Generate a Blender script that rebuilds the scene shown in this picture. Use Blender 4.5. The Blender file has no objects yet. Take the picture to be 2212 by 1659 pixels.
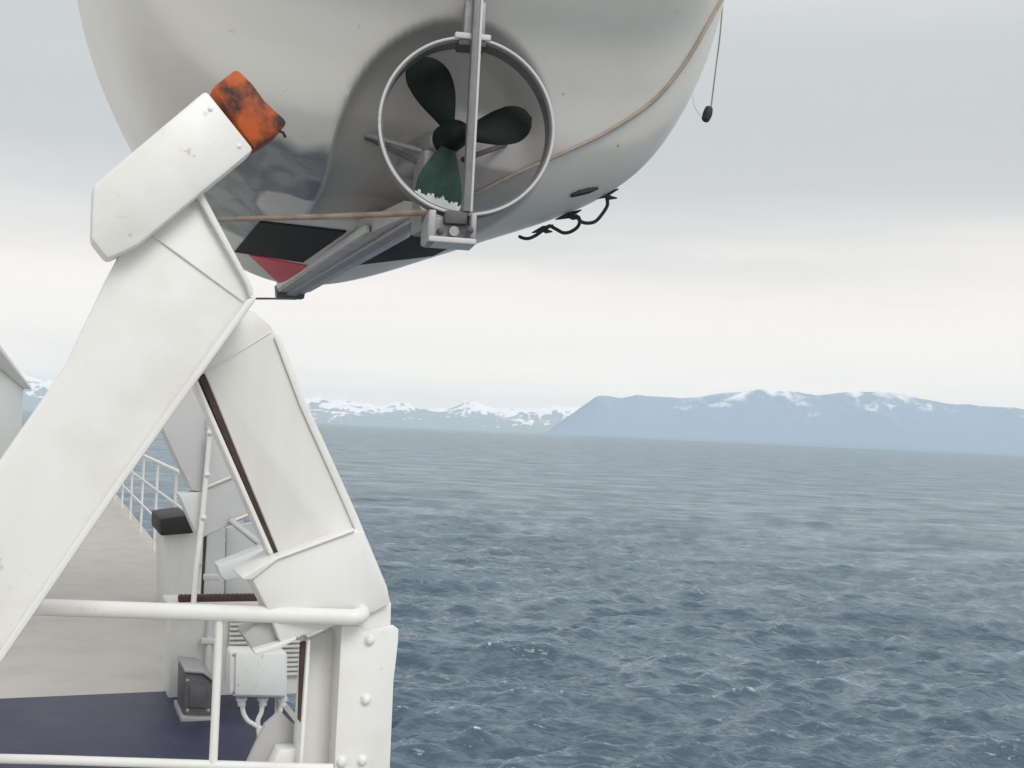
import bpy, bmesh, math, random
import numpy as np
from mathutils import Vector, Matrix
from mathutils.bvhtree import BVHTree

R_ = math.radians
random.seed(7)
scene = bpy.context.scene
COL = scene.collection

# ------------------------------------------------------------------ camera
# all traced coordinates below are pixels of a 2212 x 1659 picture
F_PX, PX0, PY0, ROLL = 2300.0, 985.0, 926.6, R_(2.64)
DECK_Z = 16.0
EYE = Vector((0, 0, DECK_Z + 1.65))
cam_d = bpy.data.cameras.new('camera')
cam = bpy.data.objects.new('camera', cam_d)
COL.objects.link(cam)
cam_d.sensor_width = 36
cam_d.lens = 36 * F_PX / 2212
cam_d.shift_x = (1106 - PX0) / 2212
cam_d.shift_y = (PY0 - 829.5) / 2212
cam_d.clip_start = 0.05
cam_d.clip_end = 200000
cam.matrix_world = Matrix.Translation(EYE) @ Matrix.Rotation(R_(90), 4, 'X') @ Matrix.Rotation(ROLL, 4, 'Z')
scene.camera = cam

# ------------------------------------------------------------------ sky, sun, exposure
SUN_EL, SUN_AZ = R_(42), R_(150)          # azimuth clockwise from +Y: behind the camera, over the sea side
world = bpy.data.worlds.new('World')
scene.world = world
world.use_nodes = True
nt = world.node_tree
nt.nodes.clear()


def nd(tree, typ, **kw):
    n = tree.nodes.new(typ)
    for k, v in kw.items():
        setattr(n, k, v)
    return n


wout = nd(nt, 'ShaderNodeOutputWorld')
wbg = nd(nt, 'ShaderNodeBackground')
wbg.inputs['Strength'].default_value = 1.0
nish = nd(nt, 'ShaderNodeTexSky', sky_type='NISHITA', sun_disc=False, sun_elevation=SUN_EL, sun_rotation=SUN_AZ)
nscale = nd(nt, 'ShaderNodeMixRGB', blend_type='MULTIPLY')
nscale.inputs[0].default_value = 1
nscale.inputs[2].default_value = (0.07, 0.07, 0.07, 1)
nt.links.new(nish.outputs[0], nscale.inputs[1])
tc = nd(nt, 'ShaderNodeTexCoord')
mp = nd(nt, 'ShaderNodeMapping')
mp.inputs['Scale'].default_value = (1.0, 1.0, 9.0)
nt.links.new(tc.outputs['Generated'], mp.inputs[0])
noi = nd(nt, 'ShaderNodeTexNoise')
noi.inputs['Scale'].default_value = 1.9
noi.inputs['Detail'].default_value = 6
noi.inputs['Roughness'].default_value = 0.55
nt.links.new(mp.outputs[0], noi.inputs['Vector'])
sep = nd(nt, 'ShaderNodeSeparateXYZ')
nt.links.new(tc.outputs['Generated'], sep.inputs[0])
wob = nd(nt, 'ShaderNodeMath', operation='MULTIPLY_ADD')      # elevation + cloud wobble
wob.inputs[1].default_value = 0.11
nsub = nd(nt, 'ShaderNodeMath', operation='SUBTRACT')
nt.links.new(noi.outputs[0], nsub.inputs[0])
nsub.inputs[1].default_value = 0.5
nt.links.new(nsub.outputs[0], wob.inputs[0])
nt.links.new(sep.outputs['Z'], wob.inputs[2])
ramp = nd(nt, 'ShaderNodeValToRGB')
cr = ramp.color_ramp
cr.interpolation = 'B_SPLINE'
SKY = [(0.0, (1.12, 1.02, .93)), (.045, (1.02, .94, .87)), (.075, (.84, .80, .765)), (.11, (.86, .80, .745)), (.15, (.74, .70, .665)),
       (.19, (.575, .57, .56)), (.26, (.45, .465, .47)), (.38, (.50, .515, .52)), (.62, (.85, .86, .87)), (1.0, (1.25, 1.25, 1.24))]
cr.elements[0].position, cr.elements[0].color = SKY[0][0], (*SKY[0][1], 1)
cr.elements[1].position, cr.elements[1].color = SKY[-1][0], (*SKY[-1][1], 1)
for p, c in SKY[1:-1]:
    e = cr.elements.new(p)
    e.color = (*c, 1)
nt.links.new(wob.outputs[0], ramp.inputs[0])
mixw = nd(nt, 'ShaderNodeMixRGB')
mixw.inputs[0].default_value = 0.92
nt.links.new(nscale.outputs[0], mixw.inputs[1])
nt.links.new(ramp.outputs[0], mixw.inputs[2])
nt.links.new(mixw.outputs[0], wbg.inputs['Color'])
nt.links.new(wbg.outputs[0], wout.inputs['Surface'])

sun_d = bpy.data.lights.new('sun', 'SUN')
sun_d.energy = 1.0
sun_d.angle = R_(25)
sun_d.color = (1.0, 0.97, 0.93)
sun = bpy.data.objects.new('sun', sun_d)
COL.objects.link(sun)
sdir = Vector((math.sin(SUN_AZ) * math.cos(SUN_EL), math.cos(SUN_AZ) * math.cos(SUN_EL), math.sin(SUN_EL)))
sun.rotation_euler = sdir.to_track_quat('Z', 'Y').to_euler()
sun.location = EYE + sdir * 60

scene.view_settings.view_transform = 'Standard'
scene.view_settings.look = 'None'
scene.view_settings.exposure = 0.42
scene.view_settings.gamma = 1
scene.view_settings.use_curve_mapping = False
scene.cycles.use_denoising = True
scene.cycles.max_bounces = 5
scene.cycles.diffuse_bounces = 3
scene.cycles.glossy_bounces = 3
scene.cycles.volume_bounces = 4

# ------------------------------------------------------------------ geometry helpers
_cm = cam.matrix_world.to_3x3()
RIGHT, UP, FWD = _cm @ Vector((1, 0, 0)), _cm @ Vector((0, 1, 0)), _cm @ Vector((0, 0, -1))
YAW = R_(21)
AX = Vector((-math.sin(YAW), math.cos(YAW), 0))      # ship's length, away from us
OUT = Vector((math.cos(YAW), math.sin(YAW), 0))      # outboard
ZUP = Vector((0, 0, 1))


def ray(px, py):
    return RIGHT * ((px - PX0) / F_PX) + UP * (-(py - PY0) / F_PX) + FWD


def at(px, py, depth):
    return EYE + ray(px, py) * depth


def on_plane(px, py, p0, n):
    d = ray(px, py)
    return EYE + d * ((p0 - EYE).dot(n) / d.dot(n))


def on_deck(px, py, z=DECK_Z):
    return on_plane(px, py, Vector((0, 0, z)), ZUP)


def tag(o, label=None, cat=None, group=None, kind=None):
    if label: o['label'] = label
    if cat: o['category'] = cat
    if group: o['group'] = group
    if kind: o['kind'] = kind
    return o


def empty(name, loc, label, cat, group=None):
    o = bpy.data.objects.new(name, None)
    COL.objects.link(o)
    o.location = loc
    o.empty_display_size = 0.1
    bpy.context.view_layer.update()
    return tag(o, label, cat, group)


def link(name, me, mat, parent=None):
    """mesh data in world coordinates; origin moved to its own centre"""
    o = bpy.data.objects.new(name, me)
    COL.objects.link(o)
    if mat and not me.materials:
        me.materials.append(mat)
    if len(me.vertices):
        n = len(me.vertices)
        co = np.empty(n * 3)
        me.vertices.foreach_get('co', co)
        co = co.reshape(-1, 3)
        c = (co.min(0) + co.max(0)) / 2
        me.vertices.foreach_set('co', (co - c).ravel())
        o.location = c
    if parent:
        o.parent = parent
        p = Vector((0, 0, 0))
        q = parent
        while q:
            p += Vector(q.location)
            q = q.parent
        o.location = Vector(o.location) - p          # all parents carry only a translation
    me.update()
    return o


def bm_link(name, bm, mat, parent=None, smooth=False, auto=None):
    bmesh.ops.recalc_face_normals(bm, faces=bm.faces)
    me = bpy.data.meshes.new(name)
    bm.to_mesh(me)
    bm.free()
    if smooth:
        me.shade_smooth()
        if auto:
            me.set_sharp_from_angle(angle=R_(auto))
    return link(name, me, mat, parent)


def bevel(bm, w, seg=2):
    if w > 0:
        es = [e for e in bm.edges if len(e.link_faces) == 2 and e.calc_face_angle(0) > 0.3]
        bmesh.ops.bevel(bm, geom=es, offset=w, segments=seg, profile=0.5, affect='EDGES', clamp_overlap=True)


def extrude_poly(bm, pts, vec):
    a = [bm.verts.new(p) for p in pts]
    b = [bm.verts.new(p + vec) for p in pts]
    n = len(pts)
    bm.faces.new(a)
    bm.faces.new(b[::-1])
    for i in range(n):
        bm.faces.new((a[i], b[i], b[(i + 1) % n], a[(i + 1) % n]))


def prism(name, pts, vec, mat, parent=None, bev=0.006, seg=2):
    bm = bmesh.new()
    extrude_poly(bm, pts, vec)
    bmesh.ops.recalc_face_normals(bm, faces=bm.faces)
    bevel(bm, bev, seg)
    return bm_link(name, bm, mat, parent, smooth=True, auto=35)


def obox(name, c, sx, sy, sz, mat, parent=None, bev=0.006, ex=None, ey=None, ez=None):
    """box of full sizes along outboard, ship's length, up (or given axes)"""
    ex, ey, ez = ex or OUT, ey or AX, ez or ZUP
    p = [c + ex * (sx / 2 * a) + ey * (-sy / 2) + ez * (sz / 2 * b) for a, b in ((-1, -1), (1, -1), (1, 1), (-1, 1))]
    return prism(name, p, ey * sy, mat, parent, bev)


def catmull(pts, sub=6):
    P = [Vector(p) for p in pts]
    if len(P) < 3:
        return P
    out = []
    for i in range(len(P) - 1):
        p0, p1, p2, p3 = P[max(i - 1, 0)], P[i], P[i + 1], P[min(i + 2, len(P) - 1)]
        for k in range(sub):
            t = k / sub
            out.append(0.5 * ((2 * p1) + (p2 - p0) * t + (2 * p0 - 5 * p1 + 4 * p2 - p3) * t * t + (3 * p1 - p0 - 3 * p2 + p3) * t ** 3))
    out.append(P[-1])
    return out


def add_tube(bm, pts, rad, n=10):
    pts = [Vector(p) for p in pts]
    rings = []
    t = (pts[1] - pts[0]).normalized()
    u = t.orthogonal().normalized()
    for i, p in enumerate(pts):
        if 0 < i < len(pts) - 1:
            t2 = (pts[i + 1] - pts[i - 1]).normalized()
        else:
            t2 = (pts[1] - pts[0]).normalized() if i == 0 else (pts[-1] - pts[-2]).normalized()
        u = (u - t2 * u.dot(t2)).normalized()
        v = t2.cross(u)
        r = rad[i] if isinstance(rad, (list, tuple)) else rad
        rings.append([bm.verts.new(p + (u * math.cos(2 * math.pi * k / n) + v * math.sin(2 * math.pi * k / n)) * r) for k in range(n)])
    for a, b in zip(rings, rings[1:]):
        for k in range(n):
            bm.faces.new((a[k], a[(k + 1) % n], b[(k + 1) % n], b[k]))
    bm.faces.new(rings[0][::-1])
    bm.faces.new(rings[-1])


def tube(name, pts, rad, mat, parent=None, n=12, sub=0):
    bm = bmesh.new()
    if sub and isinstance(rad, (list, tuple)):
        m_ = (len(pts) - 1) * sub
        rad = list(np.interp(np.arange(m_ + 1) / sub, np.arange(len(rad)), rad))
    add_tube(bm, catmull(pts, sub) if sub else pts, rad, n)
    return bm_link(name, bm, mat, parent, smooth=True, auto=50)


def dome(name, c, nrm, r, h, mat, parent, n=12):
    """domed bolt head on a short shank disc"""
    bm = bmesh.new()
    u = nrm.orthogonal().normalized()
    v = nrm.cross(u)
    prof = [(1.25, -0.01), (1.25, 0.12 * h / r), (1.0, 0.2 * h / r), (0.85, 0.7 * h / r), (0.5, 0.95 * h / r)]
    rings = [[bm.verts.new(c + (u * math.cos(2 * math.pi * k / n) + v * math.sin(2 * math.pi * k / n)) * r * a + nrm * r * b) for k in range(n)] for a, b in prof]
    for a, b in zip(rings, rings[1:]):
        for k in range(n):
            bm.faces.new((a[k], a[(k + 1) % n], b[(k + 1) % n], b[k]))
    bm.faces.new(rings[-1])
    bm.faces.new(rings[0][::-1])
    return bm_link(name, bm, mat, parent, smooth=True, auto=50)


# ------------------------------------------------------------------ materials
def mat_paint(name, col, rough=0.4, dirt=None, dirt_amt=0.25, scale=3.0, bump=0.08, bscale=60, coat=0.0, metal=0.0, streak=False, spec=0.5):
    m = bpy.data.materials.new(name)
    m.use_nodes = True
    t = m.node_tree
    b = t.nodes['Principled BSDF']
    b.inputs['Roughness'].default_value = rough
    b.inputs['Metallic'].default_value = metal
    b.inputs['Specular IOR Level'].default_value = spec
    b.inputs['Coat Weight'].default_value = coat
    b.inputs['Coat Roughness'].default_value = 0.08
    g = nd(t, 'ShaderNodeNewGeometry')
    n1 = nd(t, 'ShaderNodeTexNoise')
    n1.inputs['Scale'].default_value = scale
    n1.inputs['Detail'].default_value = 7
    n1.inputs['Roughness'].default_value = 0.62
    if streak:
        mpn = nd(t, 'ShaderNodeMapping')
        mpn.inputs['Scale'].default_value = (1, 1, 0.16)
        t.links.new(g.outputs['Position'], mpn.inputs[0])
        t.links.new(mpn.outputs[0], n1.inputs['Vector'])
    else:
        t.links.new(g.outputs['Position'], n1.inputs['Vector'])
    rp = nd(t, 'ShaderNodeValToRGB')
    rp.color_ramp.elements[0].position = 0.45
    rp.color_ramp.elements[1].position = 0.75
    t.links.new(n1.outputs[0], rp.inputs[0])
    mul = nd(t, 'ShaderNodeMath', operation='MULTIPLY')
    mul.inputs[1].default_value = dirt_amt
    t.links.new(rp.outputs[0], mul.inputs[0])
    mx = nd(t, 'ShaderNodeMixRGB')
    d = dirt or tuple(c * 0.55 for c in col)
    mx.inputs[1].default_value = (*col, 1)
    mx.inputs[2].default_value = (*d, 1)
    t.links.new(mul.outputs[0], mx.inputs[0])
    t.links.new(mx.outputs[0], b.inputs['Base Color'])
    n2 = nd(t, 'ShaderNodeTexNoise')
    n2.inputs['Scale'].default_value = bscale
    n2.inputs['Detail'].default_value = 4
    t.links.new(g.outputs['Position'], n2.inputs['Vector'])
    bp = nd(t, 'ShaderNodeBump')
    bp.inputs['Strength'].default_value = bump
    bp.inputs['Distance'].default_value = 0.01
    t.links.new(n2.outputs[0], bp.inputs['Height'])
    t.links.new(bp.outputs[0], b.inputs['Normal'])
    return m


def weather(m, amt=.4, scale=30, lo=.67):
    """small rust freckles and scuffs on painted steel"""
    t = m.node_tree
    b = t.nodes['Principled BSDF']
    old = b.inputs['Base Color'].links[0].from_socket
    g = nd(t, 'ShaderNodeNewGeometry')
    n = nd(t, 'ShaderNodeTexNoise')
    n.inputs['Scale'].default_value = scale
    n.inputs['Detail'].default_value = 3
    t.links.new(g.outputs['Position'], n.inputs['Vector'])
    n2 = nd(t, 'ShaderNodeTexNoise')
    n2.inputs['Scale'].default_value = 2.3
    t.links.new(g.outputs['Position'], n2.inputs['Vector'])
    r = nd(t, 'ShaderNodeMapRange')
    r.inputs['From Min'].default_value = lo
    r.inputs['From Max'].default_value = lo + .06
    t.links.new(n.outputs[0], r.inputs['Value'])
    r2 = nd(t, 'ShaderNodeMapRange')
    r2.inputs['From Min'].default_value = .45
    r2.inputs['From Max'].default_value = .65
    r2.inputs['To Max'].default_value = amt
    t.links.new(n2.outputs[0], r2.inputs['Value'])
    mu = nd(t, 'ShaderNodeMath', operation='MULTIPLY')
    t.links.new(r.outputs[0], mu.inputs[0])
    t.links.new(r2.outputs[0], mu.inputs[1])
    mx = nd(t, 'ShaderNodeMixRGB')
    t.links.new(mu.outputs[0], mx.inputs[0])
    t.links.new(old, mx.inputs[1])
    mx.inputs[2].default_value = (.33, .20, .12, 1)
    t.links.new(mx.outputs[0], b.inputs['Base Color'])


M = {}
M['white'] = mat_paint('white_paint', (.74, .735, .71), .40, (.56, .52, .45), .42, 4.5, .05, 22, streak=True)
M['white_b'] = mat_paint('white_paint_brushed', (.76, .755, .73), .38, (.60, .57, .50), .38, 6, .05, 26)
M['shade_grey'] = mat_paint('shade_toned_paint', (.43, .425, .42), .5, (.36, .35, .34), .3, 3, .06, 50)  # tone of faces in shade, put into the paint colour
M['grey_paint'] = mat_paint('light_grey_paint', (.58, .585, .58), .42, (.44, .44, .43), .3, 3, .08, 50)
M['box'] = mat_paint('box_grey', (.67, .685, .67), .4, (.5, .5, .47), .2, 6, .06, 60)
M['brown'] = mat_paint('dark_brown', (.045, .022, .02), .6, (.12, .06, .04), .5, 9, .3, 80)  # dark brown tone for slots, hose rings and leg edge
M['dark'] = mat_paint('dark_rubber', (.02, .02, .022), .65, (.05, .05, .05), .4, 10, .2, 60)
M['deckblue'] = mat_paint('blue_deck_paint', (.014, .017, .055), .55, (.05, .055, .09), .5, 3.5, .3, 40)
M['deckgrey'] = mat_paint('grey_deck_paint', (.44, .42, .385), .6, (.30, .27, .23), .5, 2.5, .25, 60)
M['orange'] = mat_paint('orange_pad', (.46, .085, .010), .65, (.018, .009, .008), .97, 10, .5, 25)
_r = [n for n in M['orange'].node_tree.nodes if n.type == 'VALTORGB'][0].color_ramp
_r.elements[0].position, _r.elements[1].position = .42, .60
for k_ in ('white', 'white_b', 'grey_paint', 'box'):
    weather(M[k_])
M['steel'] = mat_paint('galvanised_steel', (.36, .36, .37), .48, (.20, .18, .17), .45, 18, .15, 90, metal=.35)
M['ringsteel'] = mat_paint('ring_steel', (.15, .14, .145), .5, (.09, .075, .07), .5, 18, .15, 90)
M['barsteel'] = mat_paint('bar_steel', (.21, .205, .21), .5, (.12, .10, .09), .5, 18, .15, 90)
M['steel_dark'] = mat_paint('dark_steel', (.10, .095, .10), .55, (.05, .035, .03), .5, 18, .2, 90)
M['bronze'] = mat_paint('patinated_bronze', (.022, .045, .038), .6, (.03, .10, .07), .9, 13, .35, 50, spec=.3)
M['black_prop'] = mat_paint('blackened_bronze', (.005, .008, .008), .65, (.007, .020, .016), .6, 13, .3, 60, spec=.25)
M['chip'] = mat_paint('chipped_paint', (.70, .72, .70), .6, (.4, .42, .4), .4, 30, .2, 90)
M['tan'] = mat_paint('tan_strip', (.40, .34, .28), .6, (.22, .13, .08), .7, 9, .2, 60)
M['rusty'] = mat_paint('rusty_rod', (.36, .29, .23), .6, (.20, .09, .045), .8, 9, .3, 60)
M['pad'] = mat_paint('black_pad', (.005, .006, .007), .75, (.009, .010, .011), .5, 12, .2, 60)
M['pad2'] = mat_paint('slate_pad', (.008, .011, .013), .75, (.014, .018, .02), .5, 12, .2, 60)
M['red'] = mat_paint('red_paint', (.88, .05, .065), .35, (.35, .06, .06), .5, 8, .1, 60)
M['keel'] = mat_paint('keel_gelcoat', (.50, .49, .47), .35, (.27, .25, .23), .6, 6, .12, 50)
M['post_grey'] = mat_paint('sternpost_grey', (.26, .25, .25), .5, (.16, .14, .13), .5, 14, .15, 60)
M['shutter'] = mat_paint('louvre_paint', (.66, .65, .61), .45, (.4, .36, .3), .35, 5, .1, 50)


def mat_hull():
    m = mat_paint('boat_gelcoat', (.74, .715, .67), .42, (.58, .54, .48), .45, 1.6, .03, 14, coat=.12)
    t = m.node_tree
    b = t.nodes['Principled BSDF']
    old = b.inputs['Base Color'].links[0].from_socket
    at_ = nd(t, 'ShaderNodeAttribute', attribute_name='zone')      # r: blue-grey side paint, g: painted hull reflections, b: painted recess shade
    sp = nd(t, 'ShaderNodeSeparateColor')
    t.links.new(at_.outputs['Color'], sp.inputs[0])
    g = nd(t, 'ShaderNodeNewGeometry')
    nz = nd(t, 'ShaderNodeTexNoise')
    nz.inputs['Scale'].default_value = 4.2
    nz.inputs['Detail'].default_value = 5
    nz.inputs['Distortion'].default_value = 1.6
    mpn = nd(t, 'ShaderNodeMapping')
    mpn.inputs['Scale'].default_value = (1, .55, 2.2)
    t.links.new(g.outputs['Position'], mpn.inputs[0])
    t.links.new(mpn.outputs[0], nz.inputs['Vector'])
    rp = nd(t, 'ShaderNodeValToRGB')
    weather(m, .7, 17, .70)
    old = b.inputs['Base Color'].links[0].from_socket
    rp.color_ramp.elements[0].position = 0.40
    rp.color_ramp.elements[0].color = (.185, .195, .21, 1)  # blue-grey tones of the painted reflections
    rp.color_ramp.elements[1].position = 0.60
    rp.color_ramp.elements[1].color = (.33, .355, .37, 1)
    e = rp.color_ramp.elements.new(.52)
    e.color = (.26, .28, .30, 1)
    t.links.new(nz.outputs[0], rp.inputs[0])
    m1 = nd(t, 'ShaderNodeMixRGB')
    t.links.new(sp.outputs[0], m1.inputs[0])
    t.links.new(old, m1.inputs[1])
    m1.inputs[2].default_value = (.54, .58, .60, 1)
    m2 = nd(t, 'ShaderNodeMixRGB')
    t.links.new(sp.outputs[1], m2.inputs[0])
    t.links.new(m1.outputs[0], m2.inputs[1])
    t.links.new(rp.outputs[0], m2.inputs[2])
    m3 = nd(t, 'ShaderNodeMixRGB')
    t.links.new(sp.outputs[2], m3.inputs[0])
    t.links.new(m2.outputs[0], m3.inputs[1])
    m3.inputs[2].default_value = (.43, .405, .38, 1)  # grey that paints shade into the recess
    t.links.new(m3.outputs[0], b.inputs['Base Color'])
    return m


M['hull'] = mat_hull()


def mat_sea():
    m = bpy.data.materials.new('sea_water')
    m.use_nodes = True
    t = m.node_tree
    b = t.nodes['Principled BSDF']
    b.inputs['IOR'].default_value = 1.333
    b.inputs['Roughness'].default_value = 0.10
    g = nd(t, 'ShaderNodeNewGeometry')
    at_ = nd(t, 'ShaderNodeAttribute', attribute_name='foam')
    mx = nd(t, 'ShaderNodeMixRGB')
    mx.inputs[1].default_value = (.046, .076, .104, 1)
    mx.inputs[2].default_value = (.72, .76, .78, 1)
    nf = nd(t, 'ShaderNodeTexNoise')
    nf.inputs['Scale'].default_value = 2.6
    nf.inputs['Detail'].default_value = 6
    t.links.new(g.outputs['Position'], nf.inputs['Vector'])
    mm = nd(t, 'ShaderNodeMath', operation='MULTIPLY')
    rp = nd(t, 'ShaderNodeValToRGB')
    rp.color_ramp.elements[0].position = .48
    rp.color_ramp.elements[1].position = .66
    t.links.new(nf.outputs[0], rp.inputs[0])
    t.links.new(rp.outputs[0], mm.inputs[0])
    t.links.new(at_.outputs['Fac'], mm.inputs[1])
    t.links.new(mm.outputs[0], mx.inputs[0])
    t.links.new(mx.outputs[0], b.inputs['Base Color'])
    mr = nd(t, 'ShaderNodeMath', operation='MULTIPLY_ADD')
    mr.inputs[1].default_value = .5
    mr.inputs[2].default_value = .16
    t.links.new(mm.outputs[0], mr.inputs[0])
    t.links.new(mr.outputs[0], b.inputs['Roughness'])
    # ripples smaller than the modelled waves
    prev = None
    for sc, st, di in ((0.2, .6, 1.0), (0.75, .95, .48), (2.8, .75, .10)):
        mpn = nd(t, 'ShaderNodeMapping')
        mpn.inputs['Rotation'].default_value = (0, 0, R_(20))
        mpn.inputs['Scale'].default_value = (.55, 1, 1)
        t.links.new(g.outputs['Position'], mpn.inputs[0])
        nz = nd(t, 'ShaderNodeTexNoise')
        nz.inputs['Scale'].default_value = sc
        nz.inputs['Detail'].default_value = 3
        t.links.new(mpn.outputs[0], nz.inputs['Vector'])
        bp = nd(t, 'ShaderNodeBump')
        bp.inputs['Strength'].default_value = st
        bp.inputs['Distance'].default_value = di
        t.links.new(nz.outputs[0], bp.inputs['Height'])
        if prev:
            t.links.new(prev.outputs[0], bp.inputs['Normal'])
        prev = bp
    fr = nd(t, 'ShaderNodeFresnel')
    fr.inputs['IOR'].default_value = 1.333
    t.links.new(prev.outputs[0], fr.inputs['Normal'])
    mr2 = nd(t, 'ShaderNodeMapRange')
    mr2.inputs['From Min'].default_value = 0
    mr2.inputs['From Max'].default_value = .28
    mr2.inputs['To Min'].default_value = 0
    mr2.inputs['To Max'].default_value = .53
    t.links.new(fr.outputs[0], mr2.inputs['Value'])
    gl = nd(t, 'ShaderNodeBsdfGlossy')
    gl.inputs['Color'].default_value = (.86, .95, 1, 1)
    t.links.new(mr.outputs[0], gl.inputs['Roughness'])
    t.links.new(prev.outputs[0], gl.inputs['Normal'])
    df = nd(t, 'ShaderNodeBsdfDiffuse')
    t.links.new(mx.outputs[0], df.inputs['Color'])
    t.links.new(prev.outputs[0], df.inputs['Normal'])
    ms = nd(t, 'ShaderNodeMixShader')
    mg = nd(t, 'ShaderNodeMapping')                      # wind-ruffled patches
    mg.inputs['Scale'].default_value = (.5, 1, 1)
    t.links.new(g.outputs['Position'], mg.inputs[0])
    ng = nd(t, 'ShaderNodeTexNoise')
    ng.inputs['Scale'].default_value = .07
    ng.inputs['Detail'].default_value = 9
    ng.inputs['Roughness'].default_value = .74
    t.links.new(mg.outputs[0], ng.inputs['Vector'])
    rg_ = nd(t, 'ShaderNodeMapRange')
    rg_.inputs['From Min'].default_value = .3
    rg_.inputs['From Max'].default_value = .7
    rg_.inputs['To Min'].default_value = .5
    rg_.inputs['To Max'].default_value = 1.35
    t.links.new(ng.outputs[0], rg_.inputs['Value'])
    mf = nd(t, 'ShaderNodeMath', operation='MULTIPLY')
    t.links.new(mr2.outputs[0], mf.inputs[0])
    t.links.new(rg_.outputs[0], mf.inputs[1])
    t.links.new(mf.outputs[0], ms.inputs[0])
    t.links.new(df.outputs[0], ms.inputs[1])
    t.links.new(gl.outputs[0], ms.inputs[2])
    t.links.new(ms.outputs[0], t.nodes['Material Output'].inputs['Surface'])
    t.nodes.remove(b)
    return m


M['sea'] = mat_sea()


def mat_mountain(name, rock, snow_or_cloud, lo, hi):
    m = bpy.data.materials.new(name)
    m.use_nodes = True
    t = m.node_tree
    b = t.nodes['Principled BSDF']
    b.inputs['Roughness'].default_value = .9
    b.inputs['Specular IOR Level'].default_value = .1
    at_ = nd(t, 'ShaderNodeAttribute', attribute_name='snow_or_cloud')
    rp = nd(t, 'ShaderNodeValToRGB')
    rp.color_ramp.elements[0].position = lo
    rp.color_ramp.elements[0].color = (*rock, 1)
    rp.color_ramp.elements[1].position = hi
    rp.color_ramp.elements[1].color = (*snow_or_cloud, 1)
    t.links.new(at_.outputs['Fac'], rp.inputs[0])
    t.links.new(rp.outputs[0], b.inputs['Base Color'])
    return m


# ------------------------------------------------------------------ value noise for terrain
def vnoise(x, y, seed):
    rs = np.random.RandomState(seed)
    tab = rs.rand(256, 256)
    xi, yi = np.floor(x).astype(int), np.floor(y).astype(int)
    fx, fy = x - xi, y - yi
    fx, fy = fx * fx * (3 - 2 * fx), fy * fy * (3 - 2 * fy)
    a, b = tab[xi % 256, yi % 256], tab[(xi + 1) % 256, yi % 256]
    c, d = tab[xi % 256, (yi + 1) % 256], tab[(xi + 1) % 256, (yi + 1) % 256]
    return (a * (1 - fx) + b * fx) * (1 - fy) + (c * (1 - fx) + d * fx) * fy


def ridged(x, y, seed, octv=6):
    s, amp, f = 0, 1.0, 1.0
    for i in range(octv):
        s = s + amp * (1 - np.abs(2 * vnoise(x * f + 17.3 * i, y * f + 9.1 * i, seed + i) - 1))
        amp *= .52
        f *= 2.03
    return s / 2.0


def grid_mesh(name, co, nr, nc, attrs, mat, wrap=False):
    n = nr * nc
    idx = np.arange(n).reshape(nr, nc)
    if wrap:
        idx = np.concatenate([idx, idx[:, :1]], 1)
    q = np.stack([idx[:-1, :-1], idx[:-1, 1:], idx[1:, 1:], idx[1:, :-1]], -1).reshape(-1, 4)
    me = bpy.data.meshes.new(name)
    me.vertices.add(n)
    me.vertices.foreach_set('co', co.astype(np.float32).ravel())
    me.loops.add(q.size)
    me.loops.foreach_set('vertex_index', q.astype(np.int32).ravel())
    me.polygons.add(len(q))
    me.polygons.foreach_set('loop_start', np.arange(0, q.size, 4, dtype=np.int32))
    me.update(calc_edges=True)
    for k, v in attrs.items():
        a = me.attributes.new(k, 'FLOAT', 'POINT')
        a.data.foreach_set('value', v.astype(np.float32).ravel())
    me.shade_smooth()
    me.materials.append(mat)
    o = bpy.data.objects.new(name, me)
    COL.objects.link(o)
    return o


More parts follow.
